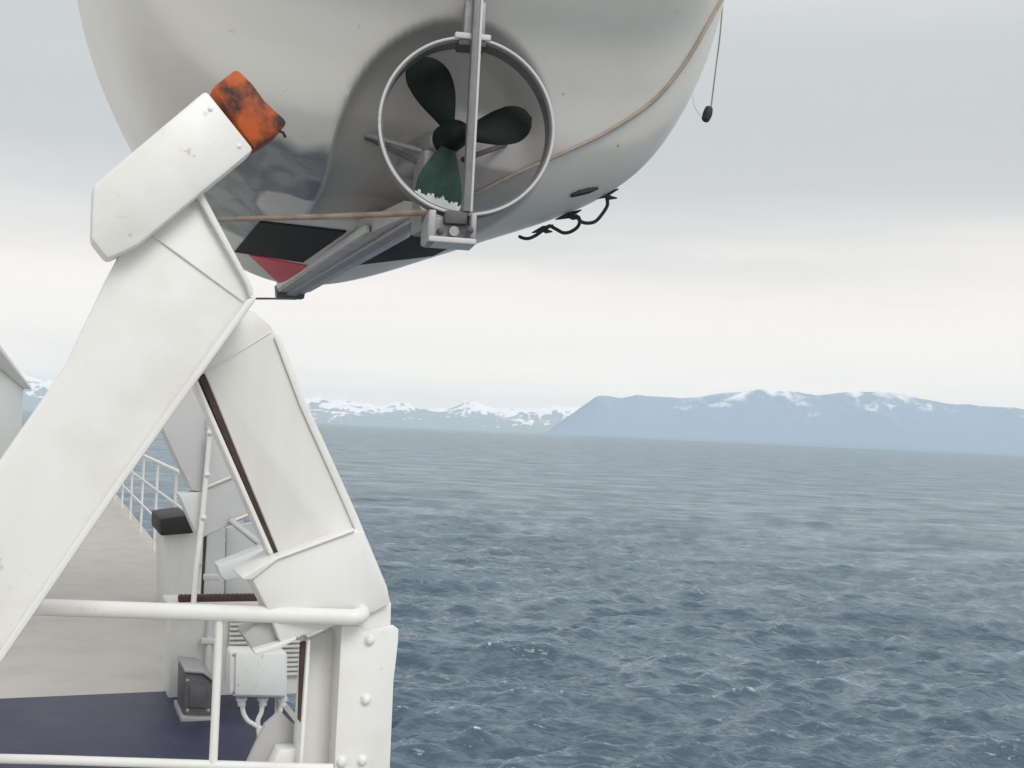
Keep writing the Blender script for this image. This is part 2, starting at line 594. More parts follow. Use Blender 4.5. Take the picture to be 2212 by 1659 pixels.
# ------------------------------------------------------------------ sea
def build_sea():
    inv = np.linspace(1 / 26.0, 1 / 900.0, 640)
    r = np.concatenate([[0.5, 6, 12, 18, 22], 1 / inv, np.geomspace(960, 90000, 40)])
    th = np.concatenate([np.linspace(-42, 38, 900), np.linspace(39, 317, 110)]) * math.pi / 180     # from +Y clockwise
    rr, tt = np.meshgrid(r, th, indexing='ij')
    x, y = rr * np.sin(tt), rr * np.cos(tt)
    dr = np.gradient(r)[:, None] + np.zeros_like(rr)
    dth = np.gradient(th)[None, :] * rr
    cell = np.maximum(np.minimum(dr, 60), dth)
    rs = np.random.RandomState(11)
    z = np.zeros_like(x)
    dx = np.zeros_like(x)
    dy = np.zeros_like(x)
    jac = np.zeros_like(x)
    wind = R_(-78)                    # the way the sea runs, measured from +X
    lam = np.concatenate([np.geomspace(34, 6, 26), np.geomspace(5.6, .55, 70)])
    for L in lam:
        k = 2 * math.pi / L
        a = 0.0105 * L ** 0.92 if L < 6 else 0.0068 * L ** .98 * math.exp(-(L / 24.0) ** 2)
        a *= rs.uniform(.55, 1.25)
        spread = .34 if L > 6 else .52
        d = wind + rs.normal() * spread
        ph = rs.uniform(0, 2 * math.pi)
        ch = .75 if L > 5 else .3
        fade = np.clip((L / np.maximum(cell, 1e-3) - .9) / 1.3, 0, 1)
        arg = k * (x * math.cos(d) + y * math.sin(d)) + ph
        s, c = np.sin(arg), np.cos(arg)
        a_ = a * fade
        z += a_ * c
        dx -= a_ * ch * s * math.cos(d)
        dy -= a_ * ch * s * math.sin(d)
        jac += a_ * k * c
    gust = vnoise(x / 55 + 100, y / 55 + 100, 5) * .7 + vnoise(x / 17 + 60, y / 17 + 60, 8) * .3
    amp = .60 + 1.25 * gust
    z, dx, dy, jac = z * amp, dx * amp, dy * amp, jac * amp
    foam = np.clip((jac - 1.12) / .4, 0, 1) * (rr < 500)
    co = np.stack([x + dx, y + dy, z], -1)
    o = grid_mesh('sea', co, len(r), len(th), {'foam': foam}, M['sea'], wrap=True)
    tag(o, kind='structure')
    return o


build_sea()


# ------------------------------------------------------------------ mountains
def skyline(pts):
    """pixels of the ridge -> azimuth (rad) and tan(elevation)"""
    az, el = [], []
    for px, py in pts:
        d = ray(px, py)
        az.append(math.atan2(d.x, d.y))
        el.append(d.z / math.hypot(d.x, d.y))
    return np.array(az), np.array(el)


def build_range(name, pts, dist, depth, seed, mat, snow_or_cloud_line, nx, ny, rough, fscale):
    az, el = skyline(pts)
    A = np.linspace(az[0], az[-1], nx)
    E = np.interp(A, az, el)
    T = np.linspace(0, 1, ny)                 # front shore -> behind the ridge
    aa, tt = np.meshgrid(A, T, indexing='ij')
    ee = np.repeat(E[:, None], ny, 1)
    d = dist + depth * tt
    X, Y = d * np.sin(aa), d * np.cos(aa)
    prof = np.where(tt < .62, np.clip(tt / .62, 0, 1) ** .85, 1 - .5 * (tt - .62) / .38)
    H = np.maximum(ee, 0) * (dist + .62 * depth)
    n = ridged(X / fscale, Y / fscale, seed)
    n = (n - n.mean()) / n.std()
    z = H * prof * (1 + rough * n * (.35 + .65 * (prof < .97)))
    z = np.where(tt <= 0.001, -30, z)
    gx = np.gradient(z, axis=0)
    n2 = ridged(X / (fscale * .33), Y / (fscale * .33), seed + 40)
    sn = (z / (H.max() + 1e-6)) - snow_or_cloud_line + .28 * (n2 - n2.mean()) / n2.std() * .5 + .12 * (n) + .05 * np.sign(gx)
    sn = np.clip(.5 + sn * 2.2, 0, 1)
    co = np.stack([X, Y, z], -1)
    o = grid_mesh(name, co, nx, ny, {'snow_or_cloud': sn}, mat)
    tag(o, kind='structure')
    return o


mt_far = mat_mountain('hazed_snowy_rock', (.24, .31, .37), (.95, .95, .95), .42, .62)  # rock colour paled and blued to carry distant haze
mt_near = mat_mountain('hazed_headland_rock', (.24, .33, .42), (.75, .78, .80), .30, 1.0)  # haze painted into the pale blue rock
far_pts = [(-320, 838), (-200, 812), (-90, 824), (20, 800), (120, 822), (230, 812), (330, 838), (430, 826), (520, 846), (600, 850), (668, 861), (690, 859), (716, 865), (748, 863), (775, 868),
           (800, 872), (822, 880), (848, 867), (880, 872), (905, 884), (935, 885), (960, 884), (985, 873), (1008, 863), (1035, 872), (1065, 886), (1095, 880), (1130, 879), (1165, 884),
           (1200, 874), (1240, 880), (1330, 872), (1450, 890), (1600, 880), (1800, 895), (2050, 905), (2500, 925)]
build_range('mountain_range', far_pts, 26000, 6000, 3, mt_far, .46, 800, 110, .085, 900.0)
near_pts = [(1165, 938.5), (1182, 930), (1205, 912), (1232, 893), (1262, 872), (1285, 857), (1310, 853), (1345, 856), (1372, 850), (1420, 853), (1470, 858), (1510, 855), (1545, 848), (1640, 838), (1760, 850),
            (1900, 842), (2050, 868), (2200, 880), (2400, 905)]
build_range('headland', near_pts, 15000, 2600, 23, mt_near, .95, 420, 70, .035, 900.0)  # whitish top paints the fade into cloud through the snow mask

# ------------------------------------------------------------------ ship: deck and side
# lateral = distance outboard of the eye, along = distance down the ship
def ship(lat, along, z):
    return Vector((EYE.x, EYE.y, 0)) + OUT * lat + AX * along + ZUP * z


DECK_EDGE = 1.38
deck = prism('deck', [ship(-9, -9, DECK_Z - .12), ship(DECK_EDGE, -9, DECK_Z - .12), ship(DECK_EDGE, -9, DECK_Z), ship(-9, -9, DECK_Z)], AX * 62, M['deckgrey'], None, 0)
tag(deck, kind='structure')
side = prism('ship_side', [ship(-9, -9, -3), ship(DECK_EDGE - .06, -9, -3), ship(DECK_EDGE - .02, -9, DECK_Z - .13), ship(-9, -9, DECK_Z - .13)], AX * 62, M['white'], None, 0)
tag(side, kind='structure')

mat_o = prism('deck_mat', [ship(-1.3, 3.75, DECK_Z + .003), ship(1.33, 3.75, DECK_Z + .003), ship(1.33, 3.75, DECK_Z + .014), ship(-1.3, 3.75, DECK_Z + .014)], AX * 2.75, M['deckblue'], None, .003)
tag(mat_o, 'dark navy blue mat covering the deck behind the guard rail', 'mat')

# ------------------------------------------------------------------ lifeboat
PITCH = R_(0.8)
RING_C = at(1009, 274, 4.2)
BF = (AX * math.cos(PITCH) + ZUP * math.sin(PITCH)).normalized()
BS = OUT.copy()
BU = BS.cross(BF).normalized()


def bl(x, y, z):
    return RING_C + BS * x + BF * y + BU * z


def to_local(p):
    d = p - RING_C
    return Vector((d.dot(BS), d.dot(BF), d.dot(BU)))


boat = empty('lifeboat', bl(0, 1.5, -.4), 'white lifeboat hanging overhead, seen from below with its propeller and keel', 'lifeboat')


def pchip(xk, yk, x):
    xk, yk = np.array(xk, float), np.array(yk, float)
    h = np.diff(xk)
    dl = np.diff(yk) / h
    m = np.zeros_like(yk)
    m[0], m[-1] = dl[0], dl[-1]
    for i in range(1, len(xk) - 1):
        if dl[i - 1] * dl[i] > 0:
            w1, w2 = 2 * h[i] + h[i - 1], h[i] + 2 * h[i - 1]
            m[i] = (w1 + w2) / (w1 / dl[i - 1] + w2 / dl[i])
    i = np.clip(np.searchsorted(xk, x) - 1, 0, len(xk) - 2)
    t = (x - xk[i]) / h[i]
    return ((1 + 2 * t) * (1 - t) ** 2 * yk[i] + t * (1 - t) ** 2 * h[i] * m[i] + t * t * (3 - 2 * t) * yk[i + 1] + t * t * (t - 1) * h[i] * m[i + 1])


HULL_Y = [-.7, -.5, -.25, 0, .12, .22, .35, .6, 1.0, 1.6, 2.3, 2.9, 3.4, 3.8, 4.1]
HULL_ZK = [1.4, 1.1, .80, .56, .44, .28, .04, -.15, -.225, -.27, -.315, -.335, -.27, .05, .7]
HULL_B = [.1, .75, 1.06, 1.24, 1.32, 1.37, 1.42, 1.47, 1.50, 1.50, 1.42, 1.22, .9, .45, .03]
HULL_ZS = [1.55, 1.5, 1.45, 1.4, 1.39, 1.38, 1.37, 1.36, 1.32, 1.30, 1.30, 1.33, 1.4, 1.5, 1.55]
HULL_P = [.8, .75, .7, .66, .65, .65, .65, .68, .74, .80, .85, .9, 1.0, 1.0, 1.0]
HULL_Q = [1.5, 1.5, 1.5, 1.5, 1.5, 1.5, 1.45, 1.38, 1.25, 1.1, 1.0, 1.0, 1.0, 1.0, 1.0]
REC_R = .49


def build_hull():
    ny, nt_ = 250, 240
    ys = np.concatenate([np.linspace(-.7, 1.0, 190), np.linspace(1.04, 4.1, ny - 190)])
    th = np.linspace(-1, 1, nt_)                       # port sheer -> keel -> starboard sheer
    zk, B, zs, P, Q = (pchip(HULL_Y, k, ys)[:, None] for k in (HULL_ZK, HULL_B, HULL_ZS, HULL_P, HULL_Q))
    a = np.abs(th)[None, :] * math.pi / 2
    x = np.sign(th)[None, :] * B * np.sin(a) ** P
    z = zk + (zs - zk) * (1 - np.cos(a)) ** Q
    y = np.repeat(ys[:, None], nt_, 1)
    # propeller recess: a dish about the shaft line
    r = np.hypot(x - .05, z + .02)
    edge = .06 + .08 * np.clip((x + .1) / .3, 0, 1)
    w = np.clip((REC_R - r) / edge, 0, 1)
    w = w * w * (3 - 2 * w)
    w *= np.clip((1.2 - y) / .3, 0, 1) * (1 - np.clip((x + .02) / .25, 0, 1) * np.clip((.16 - z) / .2, 0, 1))
    P3 = np.stack([x, y, z], -1)
    du, dv_ = np.gradient(P3, axis=0), np.gradient(P3, axis=1)
    nn = np.cross(du, dv_)
    nn /= np.linalg.norm(nn, axis=-1, keepdims=True) + 1e-9
    nn *= np.where(nn[..., 2:3] < 0, -1, 1)                   # inward is upward on a boat's bottom
    nn = nn * .55 + np.array([0, .45, 0])
    dep = .10 * w + .10 * w * np.clip(1 - (r / REC_R) ** 2, 0, 1)
    co = (P3 + nn * dep[..., None]).reshape(-1, 3)
    W = np.array([list(bl(*p)) for p in co])
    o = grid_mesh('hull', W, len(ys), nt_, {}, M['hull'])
    me = o.data
    # colour zones, with reflections and recess shade painted in
    blue = np.clip((x - (.62 - .42 * np.clip((y - .2) / 1.3, 0, 1))) / .05, 0, 1) * 0
    wav = .035 * np.sin(y * 13 + 1) + .02 * np.sin(x * 31 + y * 7)
    painted_refl = np.clip((y - .44 + wav) / .07, 0, 1) * np.clip((-.30 - x) / .05, 0, 1) * np.clip((1.95 - y) / .05, 0, 1) * np.clip((x + 1.0) / .06, 0, 1) * np.clip((.12 - z) / .08, 0, 1)  # streaky reflections on the port side, painted into the hull colour
    painted_refl *= 1 - np.clip((y - .80 + wav) / .02, 0, 1) * np.clip((x + .65 - .18 * (y - .86) + wav * .5) / .015, 0, 1)
    rec = np.clip((REC_R + .005 - r) / .025, 0, 1) * np.clip((1.15 - y) / .06, 0, 1)  # darker tone paints the shade inside the recess
    painted_refl *= 1 - rec
    ca = me.color_attributes.new('zone', 'FLOAT_COLOR', 'POINT')
    cc = np.stack([blue, painted_refl, rec, np.ones_like(x)], -1)
    ca.data.foreach_set('color', cc.astype(np.float32).ravel())
    # thickness, so that it is a shell and not paper
    c = W.mean(0)
    me.vertices.foreach_set('co', (W - c).astype(np.float32).ravel())
    me.update()
    o.parent = boat
    o.location = Vector(c) - boat.location
    # normals outward
    bm = bmesh.new()
    bm.from_mesh(me)
    bmesh.ops.recalc_face_normals(bm, faces=bm.faces)
    # close the top (sheer) with a deck so the boat is solid
    be = [e for e in bm.edges if e.is_boundary]
    bmesh.ops.holes_fill(bm, edges=be, sides=0)
    bm.to_mesh(me)
    bm.free()
    me.shade_smooth()
    me.set_sharp_from_angle(angle=R_(50))
    bvh_v = [Vector(p) for p in W]
    idx = np.arange(len(W)).reshape(len(ys), nt_)
    q = np.stack([idx[:-1, :-1], idx[:-1, 1:], idx[1:, 1:], idx[1:, :-1]], -1).reshape(-1, 4).tolist()
    return o, BVHTree.FromPolygons(bvh_v, q)


hull, HB = build_hull()


def on_hull(px, py, lift=0.0):
    d = ray(px, py).normalized()
    h = HB.ray_cast(EYE, d)
    if h[0] is None:
        return None
    n = h[1]
    if n.dot(d) > 0:
        n = -n
    return h[0] + n * lift


def hull_patch(name, poly, mat, parent, lift=.012, res=26):
    """a pad laid on the hull: pixel outline -> grid cast on the hull, given thickness"""
    (x0, y0), (x1, y1), (x2, y2), (x3, y3) = poly
    bm = bmesh.new()
    g = []
    for i in range(res + 1):
        row = []
        for j in range(res + 1):
            u, v = i / res, j / res
            px = (1 - u) * (1 - v) * x0 + u * (1 - v) * x1 + u * v * x2 + (1 - u) * v * x3
            py = (1 - u) * (1 - v) * y0 + u * (1 - v) * y1 + u * v * y2 + (1 - u) * v * y3
            p = on_hull(px, py, lift)
            row.append(bm.verts.new(p) if p else None)
        g.append(row)
    for i in range(res):
        for j in range(res):
            q = (g[i][j], g[i + 1][j], g[i + 1][j + 1], g[i][j + 1])
            if all(q) and max((q[0].co - q[2].co).length, (q[1].co - q[3].co).length) < .25:
                bm.faces.new(q)
    for v in [v for v in bm.verts if not v.link_faces]:
        bm.verts.remove(v)
    if not bm.faces:
        bm.free()
        print('no patch', name)
        return None
    bmesh.ops.recalc_face_normals(bm, faces=bm.faces)
    if sum(f.normal.dot(EYE - f.calc_center_median()) for f in bm.faces) < 0:
        bmesh.ops.reverse_faces(bm, faces=bm.faces)
    bmesh.ops.solidify(bm, geom=list(bm.faces), thickness=lift * .9)
    return bm_link(name, bm, mat, parent, smooth=True, auto=40)


hull_patch('chafing_pad', [(508, 541), (562, 476), (748, 497), (655, 563)], M['pad'], boat)
hull_patch('chafing_pad', [(776, 568), (882, 500), (1002, 515), (935, 549)], M['pad2'], boat)
hull_patch('bow_stripe', [(539, 549), (662, 572), (632, 601), (604, 611)], M['red'], boat, .008)

# rubbing strip round the stern quarter
rp_ = [on_hull(x, y, .009) for x, y in ((1560, -12), (1520, 62), (1478, 134), (1421, 205), (1364, 250), (1300, 289), (1235, 320), (1190, 340), (1120, 371), (1050, 404), (1000, 428))]
rp_ = [p for p in rp_ if p]
if len(rp_) > 3:
    tube('rubbing_strip', rp_, .0085, M['tan'], boat, 8, 5)

# keel: a tapered box with a rubbing plate under it
KZ = -.375


def keel():
    bm = bmesh.new()
    st = [(.58, .06, .055, -.20, -.272), (.9, .09, .08, -.21, -.28), (1.5, .14, .10, -.2, -.305), (2.4, .14, .10, -.24, -.345), (2.9, .13, .095, -.25, -.365), (3.2, .11, .085, -.25, -.375)]
    rings = []
    for y, wt, wb, zt, zb in st:
        rings.append([bm.verts.new(bl(a, y, b)) for a, b in ((-wt, zt), (-wb, zb), (wb, zb), (wt, zt))])
    for a, b in zip(rings, rings[1:]):
        for k in range(4):
            bm.faces.new((a[k], a[(k + 1) % 4], b[(k + 1) % 4], b[k]))
    bm.faces.new(rings[0]); bm.faces.new(rings[-1])
    bevel(bm, .012)
    return bm_link('keel', bm, M['keel'], boat, smooth=True, auto=35)


kl = keel()
KS = BF - BU * .0385
prism('keel_plate', [bl(-.03, .5, -.29), bl(.03, .5, -.29), bl(.03, .5, -.268), bl(-.03, .5, -.268)], KS * 2.68, M['steel'], kl, .004)
for s_ in (-1, 1):
    prism('keel_batten', [bl(s_ * .088, 1.0, -.285), bl(s_ * .112, 1.0, -.285), bl(s_ * .12, 1.0, -.25), bl(s_ * .095, 1.0, -.25)], KS * 2.1, M['grey_paint'], kl, .005)
prism('keel_end_plate', [bl(-.09, 3.17, KZ - .03), bl(.09, 3.17, KZ - .03), bl(.10, 3.17, KZ + .05), bl(-.10, 3.17, KZ + .05)], BF * .09, M['steel_dark'], kl, .006)

# steerable ring round the propeller, turned a little towards us
TURN = R_(-13)
NF = (Matrix.Rotation(TURN, 3, BU) @ BF).normalized()
NS = NF.cross(BU).normalized()


def rg(x, y, z):
    return RING_C + NS * x + NF * y + BU * z


RR, RL = .345, .085
guard = None


def build_ring():
    bm = bmesh.new()
    n = 96
    prof = [(RR - .012, 0), (RR, -.006), (RR + .004, .004), (RR + .004, RL), (RR - .012, RL)]
    rings = []
    for k in range(n):
        a = 2 * math.pi * k / n
        rings.append([bm.verts.new(rg(r * math.sin(a), y, r * math.cos(a))) for r, y in prof])
    for k in range(n):
        a, b = rings[k], rings[(k + 1) % n]
        for j in range(len(prof)):
            bm.faces.new((a[j], b[j], b[(j + 1) % 5], a[(j + 1) % 5]))
    return bm_link('guard_ring', bm, M['ringsteel'], boat, smooth=True, auto=40)


ring = build_ring()
# a brighter rolled rim on the after edge
bm = bmesh.new()
pts = [rg((RR + .001) * math.sin(2 * math.pi * k / 96), -.006, (RR + .001) * math.cos(2 * math.pi * k / 96)) for k in range(97)]
add_tube(bm, pts, .0065, 8)
bm_link('rim', bm, M['grey_paint'], ring, smooth=True)
for y0, y1, x0, x1, z0, z1, nm in ((-.02, .10, -.068, .075, RR - .006, RR + .018, 'saddle'), (-.012, .085, -.052, .058, RR - .03, RR - .004, 'saddle')):
    prism(nm, [rg(x0, y0, z0), rg(x1, y0, z0), rg(x1, y0, z1), rg(x0, y0, z1)], NF * (y1 - y0), M['steel_dark'] if z0 < RR - .01 else M['grey_paint'], ring, .005)
# vertical rudder bar in front of the blades, running up into the hull
bar = obox('rudder_bar', rg(.010, -.02, .14), .028, .05, .96, M['barsteel'], boat, .006, NS, NF, BU)
obox('flange_strip', rg(.028, -.03, .14), .011, .03, .96, M['grey_paint'], bar, .004, NS, NF, BU)
obox('top_bracket', rg(.01, .03, .43), .085, .07, .13, M['steel'], boat, .008, NS, NF, BU)

# heel casting under the ring
heel = obox('heel_casting', rg(-.05, .10, -.405), .185, .19, .10, M['steel'], boat, .01, NS, NF, BU)
obox('heel_cheek', rg(-.128, -.0, -.412), .03, .16, .125, M['steel'], heel, .006, NS, NF, BU)
obox('heel_cheek', rg(.035, -.0, -.40), .022, .16, .10, M['steel'], heel, .006, NS, NF, BU)
obox('heel_sole', rg(-.045, -.0, -.462), .185, .17, .022, M['grey_paint'], heel, .005, NS, NF, BU)
obox('heel_socket', rg(-.03, .012, -.365), .09, .10, .05, M['steel_dark'], heel, .006, NS, NF, BU)
tube('pivot_bolt', [rg(-.035, -.04, -.42), rg(-.035, .05, -.42)], .02, M['steel'], heel, 10)
dome('heel_bolt', rg(.02, -.085, -.42), -NF, .012, .012, M['steel_dark'], heel, 8)
dome('heel_bolt', rg(-.09, -.03, -.425), -NF, .012, .012, M['steel_dark'], heel, 8)
# sternpost behind the lower blade
obox('sternpost', bl(-.062, .30, -.22), .065, .14, .34, M['post_grey'], boat, .012, BS, BF, BU)

# propeller
PY = .17
PC = bl(0, PY, 0)
prop = bpy.data.objects.new('propeller', None)
COL.objects.link(prop)
prop.parent = boat
prop.location = PC - boat.location


def lathe(name, c, ax, prof, mat, parent, n=24):
    bm = bmesh.new()
    u = ax.orthogonal().normalized()
    v = ax.cross(u)
    rings = [[bm.verts.new(c + ax * h + (u * math.cos(2 * math.pi * k / n) + v * math.sin(2 * math.pi * k / n)) * r) for k in range(n)] for h, r in prof]
    for a, b in zip(rings, rings[1:]):
        for k in range(n):
            bm.faces.new((a[k], a[(k + 1) % n], b[(k + 1) % n], b[k]))
    bm.faces.new(rings[0]); bm.faces.new(rings[-1])
    return bm_link(name, bm, mat, parent, smooth=True, auto=45)


lathe('hub', PC, BF, [(-.115, .012), (-.11, .03), (-.085, .045), (-.05, .058), (.06, .064), (.075, .055)], M['black_prop'], prop)
lathe('stern_bearing', PC, BF, [(.08, .05), (.09, .062), (.30, .07), (.5, .085)], M['steel'], boat)


def blade(ang, mat, tip, wf=1.0, pf=.40):
    bm = bmesh.new()
    e = NS * math.cos(ang) + BU * math.sin(ang)          # radial
    tng = -NS * math.sin(ang) + BU * math.cos(ang)
    nr, nw = (70, 36) if tip else (34, 14)
    rows = []
    for i in range(nr + 1):
        t = i / nr
        r = .045 + (.345 - .045) * t
        w = .026 + .058 * math.sin(min(1, t / .66) * math.pi / 2) ** 1.15
        if t > .66:
            q = (t - .66) / .34
            w = .084 * math.sqrt(max(0, 1 - q ** 2.0)) + .001
        w *= wf
        pitch = R_(62 - 30 * t)
        row = []
        for j in range(nw + 1):
            s = 2 * j / nw - 1
            off = s * w
            cam_ = .016 * (1 - s * s) * (1 - .5 * t)
            th_ = .010 * (1 - .75 * t) * math.sqrt(max(0, 1 - s * s * .98))
            skew = .03 * t * t
            ctr = PC + e * r + (tng * math.cos(R_(90) - pitch * .55) * 0 + tng * math.cos(pitch * pf) + BF * math.sin(pitch * pf)) * (off + skew) - BF * cam_
            row.append((ctr, th_))
        rows.append(row)
    f = [[bm.verts.new(c - BF * t) for c, t in row] for row in rows]
    b = [[bm.verts.new(c + BF * t) for c, t in row] for row in rows]
    for G in (f, b):
        for i in range(nr):
            for j in range(nw):
                bm.faces.new((G[i][j], G[i + 1][j], G[i + 1][j + 1], G[i][j + 1]))
    for i in range(nr):
        for j in (0, nw):
            bm.faces.new((f[i][j], f[i + 1][j], b[i + 1][j], b[i][j]))
    for j in range(nw):
        for i in (0, nr):
            bm.faces.new((f[i][j], f[i][j + 1], b[i][j + 1], b[i][j]))
    bmesh.ops.recalc_face_normals(bm, faces=bm.faces)
    me = bpy.data.meshes.new('blade')
    me.materials.append(mat)
    me.materials.append(M['chip'])
    if tip:
        rnd = random.Random(3)
        for fc in bm.faces:
            rad = (fc.calc_center_median() - PC).dot(e)
            sd = (fc.calc_center_median() - PC).dot(tng)
            if rad > .258 + .006 * math.sin(sd * 120 + .6) + .004 * math.sin(sd * 310 + 1) + rnd.uniform(-.003, .003):
                fc.material_index = 1
    bm.to_mesh(me)
    bm.free()
    me.shade_smooth()
    me.set_sharp_from_angle(angle=R_(50))
    # link() keeps given materials
    o = bpy.data.objects.new('blade', me)
    COL.objects.link(o)
    n = len(me.vertices)
    co = np.empty(n * 3)
    me.vertices.foreach_get('co', co)
    co = co.reshape(-1, 3)
    c = co.mean(0)
    me.vertices.foreach_set('co', (co - c).ravel())
    me.update()
    o.parent = prop
    o.location = Vector(c) - PC
    return o


blade(R_(112), M['black_prop'], False)
blade(R_(13), M['black_prop'], False)
blade(R_(-103), M['bronze'], True, 1.22, .15)['label'] = 'green patinated blade with a chipped white tip'

# bracket arms from the shaft bearing out to the hull
for (a, b, c) in (((789, 291), (915, 326), .33), ((791, 296), (905, 352), .30), ((1092, 312), (1000, 345), .30)):
    p1 = on_hull(*a) or at(*a, 4.6)
    p2 = at(*b, (bl(0, c, 0) - EYE).dot(FWD))
    tube('bracket_arm', [p1, p2], .012, M['steel'] if a[1] < 295 else M['steel_dark'], boat, 8)

# rusty tie rod across to the davit side
d0, d1 = 4.3, 5.0
tube('tie_rod', [at(440, 474, 4.75), at(700, 468, 4.52), at(940, 459, 4.28)], .0125, M['rusty'], boat, 8)

# grab lines looped along the side, with their clips
def hull_depth(px, py):
    for k in range(0, 120, 3):
        p = on_hull(px - k * .45, py - k)
        if p:
            return (p - EYE).dot(FWD)
    return 6.0


for lp in ([(1311, 427), (1312, 444), (1299, 465), (1285, 479), (1267, 482), (1254, 478), (1250, 470), (1243, 466)],
           [(1231, 467), (1245, 469), (1252, 478), (1247, 491), (1232, 501), (1217, 503), (1203, 496), (1188, 488), (1184, 490)],
           [(1182, 491), (1172, 498), (1158, 508), (1144, 514.5), (1132, 515), (1122, 511)]):
    dd = hull_depth(*lp[0])
    dd2 = hull_depth(*lp[-1])
    k = len(lp) - 1
    tube('grab_line', [at(x, y, dd + (dd2 - dd) * i / k - .01) for i, (x, y) in enumerate(lp)], .009, M['dark'], boat, 7, 5)
for (x, y, s) in ((1306, 422, 1.0), (1229, 466, .9), (1173, 496, .75)):
    dd = hull_depth(x, y) - .02
    cl = tube('line_clip', [at(x - 32 * s, y + 9 * s, dd), at(x, y - 1, dd), at(x + 30 * s, y - 14 * s, dd)], [.003, .016, .003], M['dark'], boat, 6)
    tube('clip_tail', [at(x - 4, y - 4, dd), at(x + 10 * s, y + 5 * s, dd), at(x + 27 * s, y + 6 * s, dd)], [.014, .012, .003], M['dark'], cl, 6)
hs = [on_hull(x, y, .008) for x, y in ((1231, 421), (1250, 414), (1270, 409), (1290, 404))]
if all(hs):
    tube('grip_slot', hs, [.008, .015, .015, .006], M['dark'], boat, 7)

# gripe wire from the keel end to the davit
tube('gripe_wire', [at(538, 645, 5.6), at(590, 645, 6.4), at(640, 646, 7.1)], .006, M['steel_dark'], boat, 6)

# toggle hanging by its line outboard of the boat
tg_d = 5.6
tgl = empty('hanging_toggle', at(1528, 262, tg_d), 'small black toggle hanging on a thin line beside the boat hull', 'toggle')
tube('line', [at(1566, -60, tg_d), at(1556, 69, tg_d), at(1546, 150, tg_d), at(1536, 232, tg_d)], .004, M['rusty'], tgl, 6, 4)
tube('weight', [at(1533, 230, tg_d), at(1531.5, 234, tg_d), at(1528, 247, tg_d), at(1524, 259, tg_d), at(1522.5, 263, tg_d)], [.008, .021, .026, .021, .008], M['dark'], tgl, 12, 3)
tube('tail', [at(1496, 205, tg_d), at(1499, 225, tg_d), at(1509, 245, tg_d), at(1521, 258, tg_d)], .0018, M['grey_paint'], tgl, 5, 4)

# ------------------------------------------------------------------ near davit
D0 = at(780, 1335, 3.25)                   # a point on the davit's front plane


def dv(px, py, off=0.0):
    return on_plane(px, py, D0 + AX * off, AX)


def plate(name, pts, off, th, mat, parent, bev=.005):
    return prism(name, [dv(x, y, off) for x, y in pts], AX * th, mat, parent, bev)


dv_base = dv(790, 1659)
dv_base.z = DECK_Z
davit = empty('davit', dv_base, 'white steel boat davit with bolted post and sloping trackway beside the sea', 'davit')

# sloping trackway
track = plate('trackway', [(540, 668), (586, 703), (590, 716), (604, 726), (641, 814), (663, 871), (742, 1045), (772, 1112), (838, 1270), (846, 1312), (800, 1330), (605, 1203), (541, 1048), (441, 802), (424, 766)], 0, .20, M['white'], davit, .008)
plate('edge_flange', [(604, 722), (641, 814), (663, 871), (742, 1045), (772, 1112), (838, 1270), (822, 1272), (757, 1120), (727, 1052), (648, 876), (626, 818), (592, 728)], -.010, .009, M['white_b'], track, .008)
plate('weld_seam', [(448, 800), (585, 716), (586, 718.5), (449, 803)], -.004, .003, M['white_b'], track, .001)
# track channel: dark brown slot with its inner flange
plate('track_slot', [(428, 813), (444, 806), (608, 1200), (593, 1204)], .010, .05, M['brown'], track, .002)
plate('inner_flange', [(418, 826), (427, 820), (592, 1196), (583, 1200)], .004, .09, M['white_b'], track, .004)
# lower stub: box beam crossing under the trackway
stub = plate('stub_beam', [(544, 1252), (599, 1207), (766, 1145), (785, 1146), (839, 1274), (843, 1306), (805, 1325), (717, 1354), (606, 1389), (577, 1314)], -.045, .17, M['white'], davit, .008)
plate('stub_flange', [(521, 1247), (597, 1203), (766, 1141), (769, 1148), (600, 1210), (546, 1252), (526, 1253)], -.056, .18, M['white_b'], stub, .005)
plate('end_cap', [(563, 1341), (590, 1341), (604, 1384), (548, 1406), (525, 1373)], -.012, .12, M['shade_grey'], stub, .006)  # face turned away from the light, its shade painted in grey
plate('bottom_flange', [(548, 1406), (606, 1388), (640, 1376), (642, 1381), (606, 1401), (553, 1416)], -.05, .14, M['white_b'], stub, .004)
# post with bolted cover plate
post = plate('post', [(737, 1352), (800, 1318), (846, 1300), (845, 1350), (836, 1700), (833, 1980), (716, 1980), (722, 1700)], -.02, .22, M['white'], davit, .006)
plate('cover_plate', [(786, 1364), (850, 1350), (862, 1360), (861, 1384), (856, 1430), (851, 1470), (843, 1659), (836, 1980), (716, 1980), (722, 1660), (738, 1352), (776, 1352)], -.034, .013, M['white_b'], post, .005)
plate('post_web', [(664, 1384), (737, 1350), (737, 1352), (722, 1700), (716, 1980), (628, 1980), (643, 1700)], .07, .03, M['white'], post, .004)
plate('web_flange', [(664, 1384), (672, 1381), (652, 1700), (636, 1980), (620, 1980), (643, 1700)], -.02, .10, M['white_b'], post, .004)
plate('shadow_slot', [(650, 1390), (667, 1384), (659, 1572), (645, 1556)], -.004, .02, M['brown'], post, .002)  # dark plate standing in for the shaded gap beside the web
for x, y, r in ((798, 1382, .0145), (790, 1511, .0145), (782, 1642, .0145), (737, 1645, .016), (776, 1770, .0145)):
    dome('bolt', dv(x, y, -.034), -AX, r, .016, M['white_b'], post, 12)
